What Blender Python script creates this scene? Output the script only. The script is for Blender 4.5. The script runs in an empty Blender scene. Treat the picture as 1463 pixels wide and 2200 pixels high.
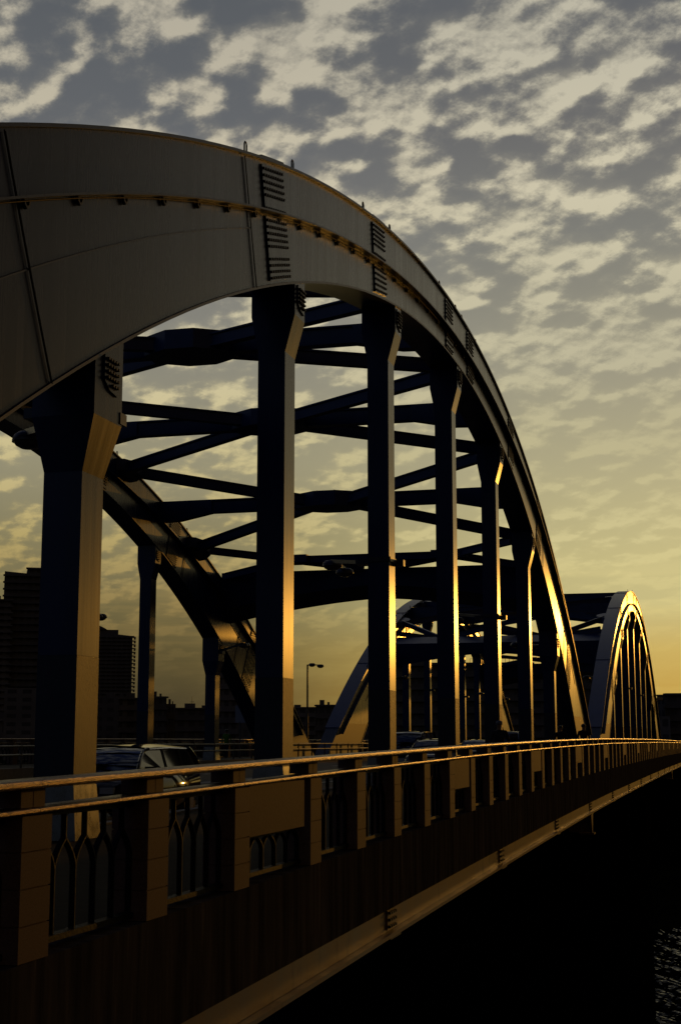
import bpy, bmesh, math, random
from mathutils import Vector, Matrix
random.seed(7)
R = math.radians
scene = bpy.context.scene
COL = scene.collection
EYE = 1.4                      # camera height above the near walkway

# ------------------------------------------------------------------ helpers
class MB:
    """collects geometry and links it as one mesh object"""
    def __init__(s): s.v = []; s.f = []; s.mi = []; s.cur = 0
    def add(s, vs, fs):
        n = len(s.v); s.v += [tuple(v) for v in vs]
        for f in fs: s.f.append([n+i for i in f]); s.mi.append(s.cur)
        return n
    def box(s, x0, x1, y0, y1, z0, z1):
        vs = [(x0,y0,z0),(x1,y0,z0),(x1,y1,z0),(x0,y1,z0),(x0,y0,z1),(x1,y0,z1),(x1,y1,z1),(x0,y1,z1)]
        s.add(vs, [(0,3,2,1),(4,5,6,7),(0,1,5,4),(1,2,6,5),(2,3,7,6),(3,0,4,7)])
    def frustum(s, lo, hi):
        """lo, hi: four corners each (x,y,z) counter-clockwise seen from above"""
        s.add(list(lo)+list(hi), [(3,2,1,0),(4,5,6,7),(0,1,5,4),(1,2,6,5),(2,3,7,6),(3,0,4,7)])
    def loft(s, rings, cap=True, closed=True):
        n = len(rings[0]); b = len(s.v)
        for r in rings: s.v += [tuple(p) for p in r]
        for i in range(len(rings)-1):
            for j in range(n if closed else n-1):
                k = (j+1) % n
                s.f.append([b+i*n+j, b+i*n+k, b+(i+1)*n+k, b+(i+1)*n+j]); s.mi.append(s.cur)
        if cap and closed:
            s.f.append([b+j for j in range(n)][::-1]); s.mi.append(s.cur)
            s.f.append([b+(len(rings)-1)*n+j for j in range(n)]); s.mi.append(s.cur)
    def sweep(s, prof, ys, zf=lambda y: 0.0):
        s.loft([[(x, y, z+zf(y)) for x, z in prof] for y in ys])
    def beam(s, p, q, w, h, up=(0,0,1)):
        p = Vector(p); q = Vector(q); d = (q-p).normalized(); u = Vector(up)
        r = d.cross(u)
        if r.length < 1e-5: r = d.cross(Vector((1,0,0)))
        r.normalize(); u = r.cross(d).normalized()
        ring = lambda c: [c-r*w/2-u*h/2, c+r*w/2-u*h/2, c+r*w/2+u*h/2, c-r*w/2+u*h/2]
        s.loft([ring(p), ring(q)])
    def ibeam(s, p, q, w, h, t=.06):
        p = Vector(p); q = Vector(q)
        d = (q-p).normalized(); r = d.cross(Vector((0,0,1))).normalized(); u = r.cross(d)
        s.beam(p+u*(h/2-t/2), q+u*(h/2-t/2), w, t)
        s.beam(p-u*(h/2-t/2), q-u*(h/2-t/2), w, t)
        s.beam(p, q, w*.62, h-2*t-.004)
    def tube(s, pts, rad, n=8, cap=True):
        pts = [Vector(p) for p in pts]; rings = []
        rad = rad if isinstance(rad, (list, tuple)) else [rad]*len(pts)
        for i, p in enumerate(pts):
            d = (pts[min(i+1, len(pts)-1)]-pts[max(i-1, 0)]).normalized()
            a = Vector((0,0,1)) if abs(d.z) < .95 else Vector((1,0,0))
            r = d.cross(a).normalized(); u = r.cross(d)
            rings.append([p+(r*math.cos(2*math.pi*k/n)+u*math.sin(2*math.pi*k/n))*rad[i] for k in range(n)])
        s.loft(rings, cap)
    def lathe(s, prof, c, n=20):
        c = Vector(c)
        s.loft([[c+Vector((r*math.cos(2*math.pi*k/n), r*math.sin(2*math.pi*k/n), z)) for k in range(n)] for r, z in prof])
    def build(s, name, mats, parent=None, smooth=False, loc=None):
        me = bpy.data.meshes.new(name); me.from_pydata(s.v, [], s.f)
        mats = mats if isinstance(mats, (list, tuple)) else [mats]
        for m in mats: me.materials.append(m)
        if len(mats) > 1: me.polygons.foreach_set('material_index', s.mi)
        bm = bmesh.new(); bm.from_mesh(me); bmesh.ops.recalc_face_normals(bm, faces=bm.faces)
        bm.to_mesh(me); bm.free()
        if smooth: me.shade_smooth(); me.set_sharp_from_angle(angle=R(42))
        o = bpy.data.objects.new(name, me); COL.objects.link(o)
        if parent: o.parent = parent
        if loc: o.location = loc
        return o
def tag(o, label=None, cat=None, group=None, kind=None):
    if label: o['label'] = label
    if cat: o['category'] = cat
    if group: o['group'] = group
    if kind: o['kind'] = kind
    return o
def empty(name, loc=(0,0,0), rz=0.0, **k):
    o = bpy.data.objects.new(name, None); COL.objects.link(o)
    o.location = loc; o.rotation_euler = (0,0,rz); o.empty_display_size = .2
    return tag(o, **k)
def copy_tree(o, parent=None):
    c = o.copy(); COL.objects.link(c); c.parent = parent
    for ch in list(o.children): copy_tree(ch, c)
    return c
def inst(o, parent, loc):
    c = o.copy(); COL.objects.link(c); c.parent = parent; c.location = loc
    return c
def frange(a, b, st):
    n = max(1, int(round((b-a)/st))); return [a+(b-a)*i/n for i in range(n+1)]

# ------------------------------------------------------------------ materials
def mat(name, base, rough=.5, metal=0.0, spec=.5, var=0.0, vscale=3.0, stretch=(1,1,1), bump=0.0, bscale=30.0,
        rvar=0.0, emit=None, coat=0.0, base2=None, ramp=(.35,.65)):
    m = bpy.data.materials.new(name); m.use_nodes = True
    nt = m.node_tree; b = nt.nodes['Principled BSDF']; L = nt.links
    b.inputs['Base Color'].default_value = (*base, 1); b.inputs['Roughness'].default_value = rough
    b.inputs['Metallic'].default_value = metal; b.inputs['Specular IOR Level'].default_value = spec
    b.inputs['Coat Weight'].default_value = coat
    if emit:
        b.inputs['Emission Color'].default_value = (*emit[0], 1); b.inputs['Emission Strength'].default_value = emit[1]
    if var or rvar or bump or base2:
        tc = nt.nodes.new('ShaderNodeTexCoord'); mp = nt.nodes.new('ShaderNodeMapping')
        mp.inputs['Scale'].default_value = stretch
        L.new(tc.outputs['Object'], mp.inputs['Vector'])
        nz = nt.nodes.new('ShaderNodeTexNoise'); nz.inputs['Scale'].default_value = vscale
        nz.inputs['Detail'].default_value = 6; nz.inputs['Roughness'].default_value = .6
        L.new(mp.outputs[0], nz.inputs['Vector'])
        if var or base2:
            cr = nt.nodes.new('ShaderNodeValToRGB')
            a = base; c2 = base2 or tuple(x*(1-var) for x in base)
            cr.color_ramp.elements[0].position = ramp[0]; cr.color_ramp.elements[1].position = ramp[1]
            cr.color_ramp.elements[0].color = (*c2, 1); cr.color_ramp.elements[1].color = (*a, 1)
            L.new(nz.outputs['Fac'], cr.inputs['Fac']); L.new(cr.outputs['Color'], b.inputs['Base Color'])
        if rvar:
            mr = nt.nodes.new('ShaderNodeMapRange'); mr.inputs[1].default_value = .3; mr.inputs[2].default_value = .7
            mr.inputs[3].default_value = rough-rvar; mr.inputs[4].default_value = rough+rvar
            L.new(nz.outputs['Fac'], mr.inputs[0]); L.new(mr.outputs[0], b.inputs['Roughness'])
        if bump:
            n2 = nt.nodes.new('ShaderNodeTexNoise'); n2.inputs['Scale'].default_value = bscale; n2.inputs['Detail'].default_value = 4
            L.new(mp.outputs[0], n2.inputs['Vector'])
            bp = nt.nodes.new('ShaderNodeBump'); bp.inputs['Strength'].default_value = bump; bp.inputs['Distance'].default_value = .02
            L.new(n2.outputs['Fac'], bp.inputs['Height']); L.new(bp.outputs[0], b.inputs['Normal'])
    return m
M = {}
STEEL = (.010,.025,.100)
M['steel'] = mat('arch_steel_paint', STEEL, .27, spec=.30, var=.25, vscale=1.6, stretch=(1,3.5,.12), rvar=.04, bump=.015, bscale=6)
M['steel_low'] = mat('anti_poster_coating', (.022,.032,.050), .52, spec=.36, var=.2, vscale=2.5, stretch=(1,3,.3), bump=.25, bscale=45)
M['skirt'] = mat('base_cover_plate', (.22,.22,.22), .28, metal=.75, var=.3, vscale=5, rvar=.06)
M['brace'] = mat('brace_steel_paint', (.009,.026,.100), .42, spec=.4, var=.3, vscale=1.2)
M['flange'] = mat('flange_paint', STEEL, .40, spec=.35, var=.25, vscale=2)
M['bolt'] = mat('bolt_steel', (.01,.012,.018), .45, spec=.3)
M['pipe'] = mat('conduit_steel', (.055,.014,.005), .6, metal=.0, spec=.1, var=.7, vscale=9)
M['granite'] = mat('post_granite', (.195,.120,.086), .7, spec=.12, var=.45, vscale=90, ramp=(.3,.6), bump=.1, bscale=150)
M['plaque'] = mat('plaque_granite', (.155,.090,.060), .7, spec=.12, var=.3, vscale=40, bump=.05, bscale=120)
M['bronze'] = mat('handrail_bronze', (.105,.040,.013), .30, metal=.9, var=.5, vscale=20, stretch=(5,.16,5), rvar=.07, bump=.30, bscale=95, ramp=(.38,.64))
M['iron'] = mat('panel_cast_iron', (.005,.005,.005), .55, spec=.12, bump=.2, bscale=40)
M['fascia'] = mat('stained_concrete', (.100,.085,.075), .95, spec=.0, base2=(.042,.036,.032), vscale=1.6, stretch=(1,3.2,.28), bump=.1, bscale=8, ramp=(.40,.66))
M['girder'] = mat('girder_paint', (.20,.105,.048), .40, spec=.45, var=.25, vscale=2, stretch=(1,1,.4), rvar=.05)
M['under'] = mat('deck_underside_steel', (.012,.012,.014), .7, spec=.2)
M['pier'] = mat('pier_concrete', (.007,.0065,.006), 1.0, spec=.0, var=.3, vscale=.8, bump=.2, bscale=5)
M['asphalt'] = mat('asphalt', (.036,.032,.028), .8, spec=.2, var=.3, vscale=8, bump=.3, bscale=120)
M['mark'] = mat('road_paint', (.5,.5,.48), .7, spec=.2, var=.3, vscale=6)
M['kerb'] = mat('kerb_concrete', (.22,.21,.19), .85, spec=.2, var=.25, vscale=4)
M['galv'] = mat('galvanised_rail', (.10,.10,.10), .45, metal=.5, var=.2, vscale=6)
M['lamp'] = mat('lamp_housing', (.015,.02,.035), .38, spec=.5)
M['lens'] = mat('lamp_lens', (.10,.09,.07), .12, spec=.6)
M['carpaint'] = mat('car_paint_black', (.003,.003,.004), .06, spec=.22, coat=.0)
M['carsilver'] = mat('car_paint_silver', (.22,.22,.22), .25, metal=.6, coat=.5)
M['carblue'] = mat('car_paint_dark_blue', (.008,.012,.03), .15, coat=.8)
M['carwhite'] = mat('car_paint_white', (.5,.5,.48), .25, coat=.5)
M['glass'] = mat('car_glass', (.006,.007,.007), .05, spec=.8)
M['rubber'] = mat('tyre_rubber', (.012,.012,.012), .8)
M['chrome'] = mat('bright_trim', (.5,.5,.5), .18, metal=1)
M['headlight'] = mat('headlight_glass', (.35,.35,.34), .1, spec=.7)
M['plate'] = mat('number_plate_blank', (.45,.45,.42), .5)
M['skin'] = mat('skin', (.32,.19,.13), .55)
M['dark_cloth'] = mat('dark_cloth', (.016,.016,.02), .9, spec=.2, var=.3, vscale=20)
M['grey_cloth'] = mat('grey_cloth', (.03,.03,.034), .9, spec=.2, var=.3, vscale=20)
M['green_cloth'] = mat('green_vest_cloth', (.10,.22,.02), .8, spec=.2)
M['denim'] = mat('blue_trouser_cloth', (.02,.03,.05), .9, spec=.2)
M['cap'] = mat('cap_cloth', (.12,.13,.16), .8)
M['hair'] = mat('black_hair', (.008,.007,.006), .5)
M['sign'] = mat('sign_sheet', (.32,.30,.30), .6, spec=.3)
M['bld'] = mat('far_concrete', (.20,.185,.17), .85, spec=.15, var=.3, vscale=.15)
M['bld2'] = mat('far_tile_dark', (.15,.14,.13), .8, spec=.2, var=.3, vscale=.2)
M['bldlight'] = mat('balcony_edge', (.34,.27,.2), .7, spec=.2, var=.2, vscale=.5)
M['bldwin'] = mat('far_window', (.012,.013,.015), .2, spec=.5)
M['bldglass'] = mat('roof_room_glazing', (.5,.42,.3), .15, metal=.8)
M['ground'] = mat('bank_grass_earth', (.016,.017,.009), 1.0, spec=.0, var=.6, vscale=.25, bump=.4, bscale=2)
M['leaf'] = mat('dark_foliage', (.018,.024,.010), .9, spec=.05, var=.5, vscale=1.5)
M['bark'] = mat('bark', (.03,.022,.016), .9)

def streaks(m, sy, sz, lo, hi, col):
    # pale lime and rust runs down a face
    nt = m.node_tree; L = nt.links; b = nt.nodes['Principled BSDF']
    tc = nt.nodes.new('ShaderNodeTexCoord'); mp = nt.nodes.new('ShaderNodeMapping'); mp.inputs['Scale'].default_value = (1, sy, sz); mp.inputs['Location'].default_value = (3.3, 1.7, .4)
    L.new(tc.outputs['Object'], mp.inputs[0]); nz = nt.nodes.new('ShaderNodeTexNoise'); nz.inputs['Scale'].default_value = 1; nz.inputs['Detail'].default_value = 5; nz.inputs['Roughness'].default_value = .65
    L.new(mp.outputs[0], nz.inputs['Vector'])
    mr = nt.nodes.new('ShaderNodeMapRange'); mr.inputs[1].default_value = lo; mr.inputs[2].default_value = hi; L.new(nz.outputs['Fac'], mr.inputs[0])
    mx = nt.nodes.new('ShaderNodeMix'); mx.data_type = 'RGBA'; L.new(mr.outputs[0], mx.inputs[0]); L.new(b.inputs['Base Color'].links[0].from_socket, mx.inputs[6]); mx.inputs[7].default_value = (*col, 1)
    L.new(mx.outputs[2], b.inputs['Base Color'])
streaks(M['fascia'], 5.5, .36, .60, .74, (.20,.165,.13))
streaks(M['girder'], 2.5, 1.2, .56, .70, (.075,.028,.010))
# paving: small slabs drawn as joints
def paving():
    m = mat('walk_paving', (.05,.046,.042), .9, spec=.08, var=.25, vscale=5)
    nt = m.node_tree; b = nt.nodes['Principled BSDF']
    tc = nt.nodes.new('ShaderNodeTexCoord'); br = nt.nodes.new('ShaderNodeTexBrick')
    br.inputs['Scale'].default_value = 1; br.inputs['Brick Width'].default_value = .2; br.inputs['Row Height'].default_value = .1
    br.inputs['Mortar Size'].default_value = .008
    br.inputs['Color1'].default_value = (.026,.019,.013,1); br.inputs['Color2'].default_value = (.019,.014,.010,1); br.inputs['Mortar'].default_value = (.012,.012,.012,1)
    nt.links.new(tc.outputs['Object'], br.inputs['Vector']); nt.links.new(br.outputs['Color'], b.inputs['Base Color'])
    return m
M['paving'] = paving()
def watermat():
    m = bpy.data.materials.new('river_water'); m.use_nodes = True
    nt = m.node_tree; b = nt.nodes['Principled BSDF']; L = nt.links
    b.inputs['Base Color'].default_value = (.004,.005,.005,1); b.inputs['Roughness'].default_value = .05; b.inputs['Specular IOR Level'].default_value = .08
    b.inputs['IOR'].default_value = 1.33
    return m
M['water'] = watermat()

# ------------------------------------------------------------------ deck profile
def railtop(y):
    k = 1.15e-4 if y < 60 else 2.6e-5
    return EYE+.06-k*(y-60)**2
def walk(y): return railtop(y)-1.10
def road(y): return walk(y)-.36
XR, XL = -4.25, -29.75          # outer faces of the two railings
XC = -17.0
Y0, Y1 = -6.0, 184.0
YS = frange(Y0, Y1, 4)

# ------------------------------------------------------------------ arch span
YC = 43.9
TOP = lambda d: EYE+13.50-.0030*d-.007375*d*d
BOT = lambda d: EYE+11.84-.0053*d-.00904*d*d-5.26e-7*d**4
SHELF = lambda d: EYE+12.40-.0030*d-.00714*d*d
BEAD = lambda d: EYE+12.69-.00842*d*d
COLY = [17.14+8.88*k for k in range(7)]
SL = lambda d, h: d-.0133*d*h    # runs down the web square to the arch
RW = .45                         # half width of a rib
def make_rib(parent, xc, label):
    """arch rib whose river-side/inner face looks to +x"""
    b = MB(); ds = frange(-45.3, 45.3, .75); base = -1.2
    b.loft([[(xc-RW, YC+d, max(BOT(d), base)), (xc+RW, YC+d, max(BOT(d), base)), (xc+RW, YC+d, max(TOP(d), base+.1)), (xc-RW, YC+d, max(TOP(d), base+.1))] for d in ds])
    rib = b.build('arch_rib', M['steel_arch'], parent); tag(rib, label)
    xf = xc+RW
    b = MB()                      # top flange with its thin overhang
    b.loft([[(xc-RW-.07, YC+d, TOP(d)+.003), (xf+.07, YC+d, TOP(d)+.003), (xf+.07, YC+d, TOP(d)+.055), (xc-RW-.07, YC+d, TOP(d)+.055)] for d in frange(-41.5, 41.5, .75)])
    b.build('top_flange', M['flange'], rib)
    b = MB()
    b.loft([[(xc-RW-.025, YC+d, BOT(d)-.05), (xf+.025, YC+d, BOT(d)-.05), (xf+.025, YC+d, BOT(d)-.003), (xc-RW-.025, YC+d, BOT(d)-.003)] for d in frange(-36, 36, .75)])
    b.build('bottom_flange', M['flange'], rib)
    for sx in (1, -1):
        b = MB(); x0 = xc+sx*(RW+.002); x1 = xc+sx*(RW+.21)
        b.loft([[(x0, YC+d, SHELF(d)), (x1, YC+d, SHELF(d)), (x1, YC+d, SHELF(d)+.035), (x0, YC+d, SHELF(d)+.035)] for d in frange(-41, 41, .75)])
        b.build('side_flange', M['flange'], rib)
    b = MB(); b.tube([(xf+.05, YC+d, SHELF(d)-.03) for d in frange(-40, 40, 1)], .010, 8)
    b.build('conduit', M['pipe'], rib, True)
    clamp = None; d = -35.0       # clamps holding the conduit
    while d < 36:
        loc = (xf+.055, YC+d, SHELF(d)-.035)
        if clamp is None:
            b = MB(); ring = [(.085, .02), (.06, -.06), (0, -.10), (-.06, -.06), (-.085, .02)]
            b.loft([[(-.045, y, z) for y, z in ring]+[(-.045, y*.62, z*.62) for y, z in ring[::-1]], [(.0, y, z) for y, z in ring]+[(.0, y*.62, z*.62) for y, z in ring[::-1]]])
            clamp = b.build('conduit_clamp', M['bolt'], rib, loc=loc)
        else: inst(clamp, rib, loc)
        d += 1.42
    for s in (-1, 1):
        b = MB(); ds2 = frange(21, 34, .75)
        b.loft([[(xf+.001, YC+s*d, BEAD(d)-.012), (xf+.022, YC+s*d, BEAD(d)-.012), (xf+.022, YC+s*d, BEAD(d)+.012), (xf+.001, YC+s*d, BEAD(d)+.012)] for d in ds2])
        b.build('weld_bead', M['flange'], rib)
    for d in (-29.9, -21.4, 29.9, 21.4):   # vertical cables down the web
        b = MB(); pts = []
        for i in range(9):
            t = i/8; dd = SL(d, t*(TOP(d)-BOT(d))); pts.append((xf+.03, YC+dd, TOP(dd)-.03+(BOT(dd)-TOP(dd)+.03)*t))
        b.tube(pts, .010, 6); b.tube([(x-.008, y+.045, z) for x, y, z in pts], .008, 6)
        b.build('cable', M['bolt'], rib)
    # bolted splices
    for dc, w in ((-32.1,1.2), (-19.85,1.25), (-11.3,1.2), (-1.9,1.1), (1.9,1.1), (11.3,1.2), (19.85,1.25), (32.1,1.2)):
        b = MB(); b.cur = 0
        for (fa, fb, o0, o1) in ((TOP, SHELF, -.08, .05), (SHELF, BOT, -.05, .06)):
            h0 = TOP(dc)-fa(dc)-o0; h1 = TOP(dc)-fb(dc)-o1
            def P(u, t, x):            # u across the plate, t down the plate
                h = h0+(h1-h0)*t; d = SL(dc, h)+u*w/2
                return (x, YC+d, fa(d)+o0+(fb(d)+o1-fa(d)-o0)*t)
            b.cur = 0
            b.loft([[P(-1,1,x), P(1,1,x), P(1,0,x), P(-1,0,x)] for x in (xf+.002, xf+.034)])
            b.cur = 1
            n = int((h1-h0)/.115); nc = int(w/.135)
            for i in range(n):
                if i % 6 == 5: continue
                for j in range(nc):
                    _, y, z = P(-1+2*(j+.5)/nc, (i+.6)/n, 0)
                    hx = [(y+.027*math.cos(R(60*k)), z+.027*math.sin(R(60*k))) for k in range(6)]
                    b.loft([[(xf+.034, *p) for p in hx], [(xf+.062, *p) for p in hx]])
        b.build('splice_plate', [M['steel'], M['bolt']], rib)
        b = MB(); b.loft([[(xc-RW-.05, YC+dc+e, TOP(dc+e)+.058), (xf+.05, YC+dc+e, TOP(dc+e)+.058), (xf+.05, YC+dc+e, TOP(dc+e)+.09), (xc-RW-.05, YC+dc+e, TOP(dc+e)+.09)] for e in frange(-w/2-.05, w/2+.05, .3)])
        b.build('cover_plate', M['flange'], rib)
        for e in (-w/2-.75, w/2+.85):
            b = MB(); d = dc+e; z = TOP(d)+.05
            y = YC+d; x = xf-.02
            b.tube([(x, y-.06, z), (x, y-.06, z+.16), (x, y-.03, z+.20), (x, y+.03, z+.20), (x, y+.06, z+.16), (x, y+.06, z)], .016, 6)
            b.build('lifting_lug', M['bolt'], rib)
    return rib
def make_column(parent, xc, y):
    d = y-YC; w0 = walk(y)-.02; hx, hy = .275, .33; tx, ty = RW-.004, (.44 if abs(y-YC) > 25 else .33); ox = -.025
    zt = BOT(d)-.05; zb1 = zt-.72-.25*(abs(d) > 25); zb2 = zb1-.74
    b = MB()
    R4 = lambda ax, ay, z, o=None: [(xc+(ox if o is None else o)+sx*ax, y+sy*ay, z) for sx, sy in ((-1,-1),(1,-1),(1,1),(-1,1))]
    top = [(px, py, BOT(py-YC)+.05) for px, py, _ in R4(tx, ty, 0, 0.0)]
    mid = R4(tx, ty, zb1, 0.0)
    b.loft([R4(hx, hy, w0+2.35), R4(hx, hy, zb2), mid, top])
    c = b.build('column', M['steel'], parent)
    b = MB(); b.loft([R4(hx+.003, hy+.003, w0+.62), R4(hx+.003, hy+.003, w0+2.347)])
    b.build('base_coating', M['steel_low'], c)
    b = MB(); b.loft([R4(hx+.075, hy+.05, w0), R4(hx+.012, hy+.012, w0+.70)])
    b.build('base_cover', M['skirt'], c)
    xf = xc+tx
    b = MB(); z1 = BOT(d)-.14; z0 = BOT(d)-.62; b.cur = 0
    pl = [(y-.2, z1), (y+.22, z1), (y+.22, z0-.04), (y-.04, z0), (y-.2, z0+.12)]
    b.loft([[(xf+.002, *p) for p in pl], [(xf+.03, *p) for p in pl]]); b.cur = 1
    for i in range(5):
        for j in range(5):
            yy = y-.14+.08*j; zz = z1-.07-.085*i
            if zz < z0+.12-.25*(yy-y+.2): continue
            b.loft([[(xf+.03, yy+.023*math.cos(R(60*k)), zz+.023*math.sin(R(60*k))) for k in range(6)], [(xf+.07, yy+.023*math.cos(R(60*k)), zz+.023*math.sin(R(60*k))) for k in range(6)]])
    b.build('bolt_plate', [M['steel'], M['bolt']], c)
    return c
def make_span():
    root = empty('arch_span', (0, YC, 0))
    root.location = (0, 0, 0)
    xr, xl = XC+8.75, XC-8.75
    make_rib(root, xr, 'arch rib beside the walkway, on the river side')
    make_rib(root, xl, 'arch rib across the carriageway')
    for xc in (xr, xl):
        for y in COLY: make_column(root, xc, y)
    xi0, xi1 = xl+RW+.002, xr-RW-.002
    struts = [26.02, 34.9, 43.9, 52.9, 61.78]
    zc = lambda y: TOP(y-YC)-.34
    for y in struts:
        b = MB(); z = zc(y)
        b.ibeam((xi0+.9, y, z), (xi1-.9, y, z), .46, .62)
        for s, xe in ((1, xi0), (-1, xi1)):       # deep flared ends
            pl = [(xe, z+.31), (xe+s*.9, z+.31), (xe+s*2.6, z+.31), (xe+s*2.6, z-.30), (xe+s*1.0, z-.62), (xe, z-.66)]
            b.loft([[(px, y-.232, pz) for px, pz in pl], [(px, y+.232, pz) for px, pz in pl]])
        b.build('cross_strut', M['brace'], root)
        b = MB(); pl = [(-1.5,-.5), (-.5,-1.15), (.5,-1.15), (1.5,-.5), (1.5,.5), (.5,1.15), (-.5,1.15), (-1.5,.5)]
        b.loft([[(XC+px, y+py, z-.335) for px, py in pl], [(XC+px, y+py, z+.325) for px, py in pl]])
        for px, py in pl[:4]:
            b.tube([(XC+px*.8, y+py*.8, z+.325), (XC+px*.8, y+py*.8, z+.37)], .04, 6)
        b.build('gusset', M['brace'], root)
    nodes = [(struts[i]+struts[i+1])/2 for i in range(4)]
    ends = {-1: 21.6, 1: 66.2}
    for i, y in enumerate(struts):
        for s in (-1, 1):
            j = i if s > 0 else i-1
            yn = nodes[j] if 0 <= j < 4 else ends[s]
            for xe, sx in ((xi0, 1), (xi1, -1)):
                b = MB(); p = Vector((xe+sx*.25, yn-s*.35, zc(yn))); q = Vector((XC-sx*.9, y+s*.62, zc(y)-.02))
                b.ibeam(p, q, .34, .46); b.build('diagonal_brace', M['brace'], root)
    for yn in nodes+list(ends.values()):
        for xe, sx in ((xi0, 1), (xi1, -1)):
            b = MB(); z = zc(yn)
            pl = [(xe, -.8), (xe+sx*.35, -.7), (xe+sx*.8, -.22), (xe+sx*.8, .22), (xe+sx*.35, .7), (xe, .8)]
            b.loft([[(px, yn+py, zc(yn+py)-.25) for px, py in pl], [(px, yn+py, zc(yn+py)+.24) for px, py in pl]])
            b.build('node_plate', M['brace'], root)
    for s, yp in ((1, 70.3), (-1, 2*YC-70.3)):       # portal frames
        b = MB(); rings = []
        n = 24
        for i in range(n+1):
            x = xi0+(xi1-xi0)*i/n; t = abs(2*i/n-1)
            hz = 1.12*t**1.5
            ez = EYE-(.6 if s < 0 else 0)
            rings.append([(x, yp-s*.1, ez+7.80-hz), (x, yp+s*1.5, ez+7.25-hz), (x, yp+s*1.7, ez+8.05), (x, yp, ez+8.66)])
        b.loft(rings); b.build('portal_beam', M['steel_beam'], root)
        ys = yp-s*1.0; zs = EYE+(9.1 if s > 0 else 7.9)
        b = MB(); b.ibeam((XC-4.6, ys, zs), (XC+4.6, ys, zs), .34, .36)
        b.build('portal_strut', M['brace'], root)
        for sx in (-1, 1):
            g = (XC+sx*4.1, ys, zs); xe = xi1 if sx > 0 else xi0
            b = MB(); b.box(g[0]-.9, g[0]+.9, ys-.6, ys+.6, zs-.2, zs+.2); b.build('gusset', M['brace'], root)
            yn = ends[s]
            for q in ((xe-sx*.2, yn+s*.3, zc(yn)), (xe-sx*.2, yp-s*.1, EYE+8.45), (XC+sx*.6, yp+s*.1, EYE+8.7)):
                b = MB(); b.ibeam(g, q, .30, .36); b.build('diagonal_brace', M['brace'], root)
    return root
# arch paint with the duller anti-poster coating below 2.4 m
def arch_paint():
    m = mat('arch_rib_paint', STEEL, .27, spec=.30, var=.25, vscale=1.6, stretch=(1,3.5,.12), rvar=.04, bump=.015, bscale=6)
    nt = m.node_tree; L = nt.links; b = nt.nodes['Principled BSDF']
    tc = nt.nodes.new('ShaderNodeTexCoord'); sp = nt.nodes.new('ShaderNodeSeparateXYZ')
    L.new(tc.outputs['Object'], sp.inputs[0])
    gt = nt.nodes.new('ShaderNodeMath'); gt.operation = 'LESS_THAN'; gt.inputs[1].default_value = 2.65
    L.new(sp.outputs['Z'], gt.inputs[0])
    src = b.inputs['Base Color'].links[0].from_socket
    mx = nt.nodes.new('ShaderNodeMix'); mx.data_type = 'RGBA'
    L.new(gt.outputs[0], mx.inputs[0]); L.new(src, mx.inputs[6]); mx.inputs[7].default_value = (.022,.032,.050,1)
    L.new(mx.outputs[2], b.inputs['Base Color'])
    rs = b.inputs['Roughness'].links[0].from_socket
    m2 = nt.nodes.new('ShaderNodeMix'); L.new(gt.outputs[0], m2.inputs[0]); L.new(rs, m2.inputs[2]); m2.inputs[3].default_value = .52
    L.new(m2.outputs[0], b.inputs['Roughness'])
    return m
M['steel_arch'] = arch_paint()
M['steel_beam'] = mat('portal_paint', (.010,.022,.085), .45, spec=.3, var=.3, vscale=1.2)
span = make_span()
tag(span, 'nearer blue steel arch towering over the walkway, its columns catching golden light', 'bridge arch', 'steel arch spans of the bridge')
span2 = copy_tree(span); span2.location = (0, 91.6, -.14)
tag(span2, 'farther steel arch seen small beyond the foot of the big one', 'bridge arch', 'steel arch spans of the bridge')

# ------------------------------------------------------------------ deck
dk = empty('bridge_deck', (0, 0, 0), label='long bridge deck with stained concrete edge and tan steel edge girder over dark water', cat='bridge deck')
b = MB(); b.sweep([(XL+.31, -.80), (XR-.31, -.80), (XR-.31, -.45), (XL+.31, -.45)], YS, walk); b.build('deck_slab', M['under'], dk)
FZ = -1.11                      # fascia and girder bottoms relative to walk()
for s, xo in ((1, XR), (-1, XL)):
    b = MB(); b.sweep([(xo-s*.004, -.90), (xo-s*.30, -.90), (xo-s*.30, -.024), (xo-s*.004, -.024)], YS, walk); b.build('edge_fascia', M['fascia'], dk)
    b = MB(); xi = xo-s*.07
    b.sweep([(xi, -1.20), (xi-s*.06, -1.20), (xi-s*.06, -.902), (xi, -.902)], YS, walk)
    g = b.build('edge_girder', M['girder'], dk)
    b = MB(); b.sweep([(xo+s*.03, -1.25), (xo-s*.26, -1.25), (xo-s*.26, -1.203), (xo+s*.03, -1.203)], YS, walk); b.build('lower_flange', M['girder'], g)
    y = 9.15
    while y < Y1-2:
        b = MB(); z = walk(y); b.cur = 0
        b.box(min(xi+s*.002, xi+s*.02), max(xi+s*.002, xi+s*.02), y-.22, y+.22, z-1.18, z-.93); b.cur = 1
        for i in range(3):
            for j in range(4):
                b.box(min(xi+s*.02, xi+s*.055), max(xi+s*.02, xi+s*.055), y-.19+.11*j, y-.145+.11*j, z-1.155+.085*i, z-1.12+.085*i)
        b.box(xo-s*.12-.13, xo-s*.12+.13, y-.3, y+.3, z-1.285, z-1.253)
        b.build('splice_plate', [M['girder'], M['bolt']], g)
        y += 9.45
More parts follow.
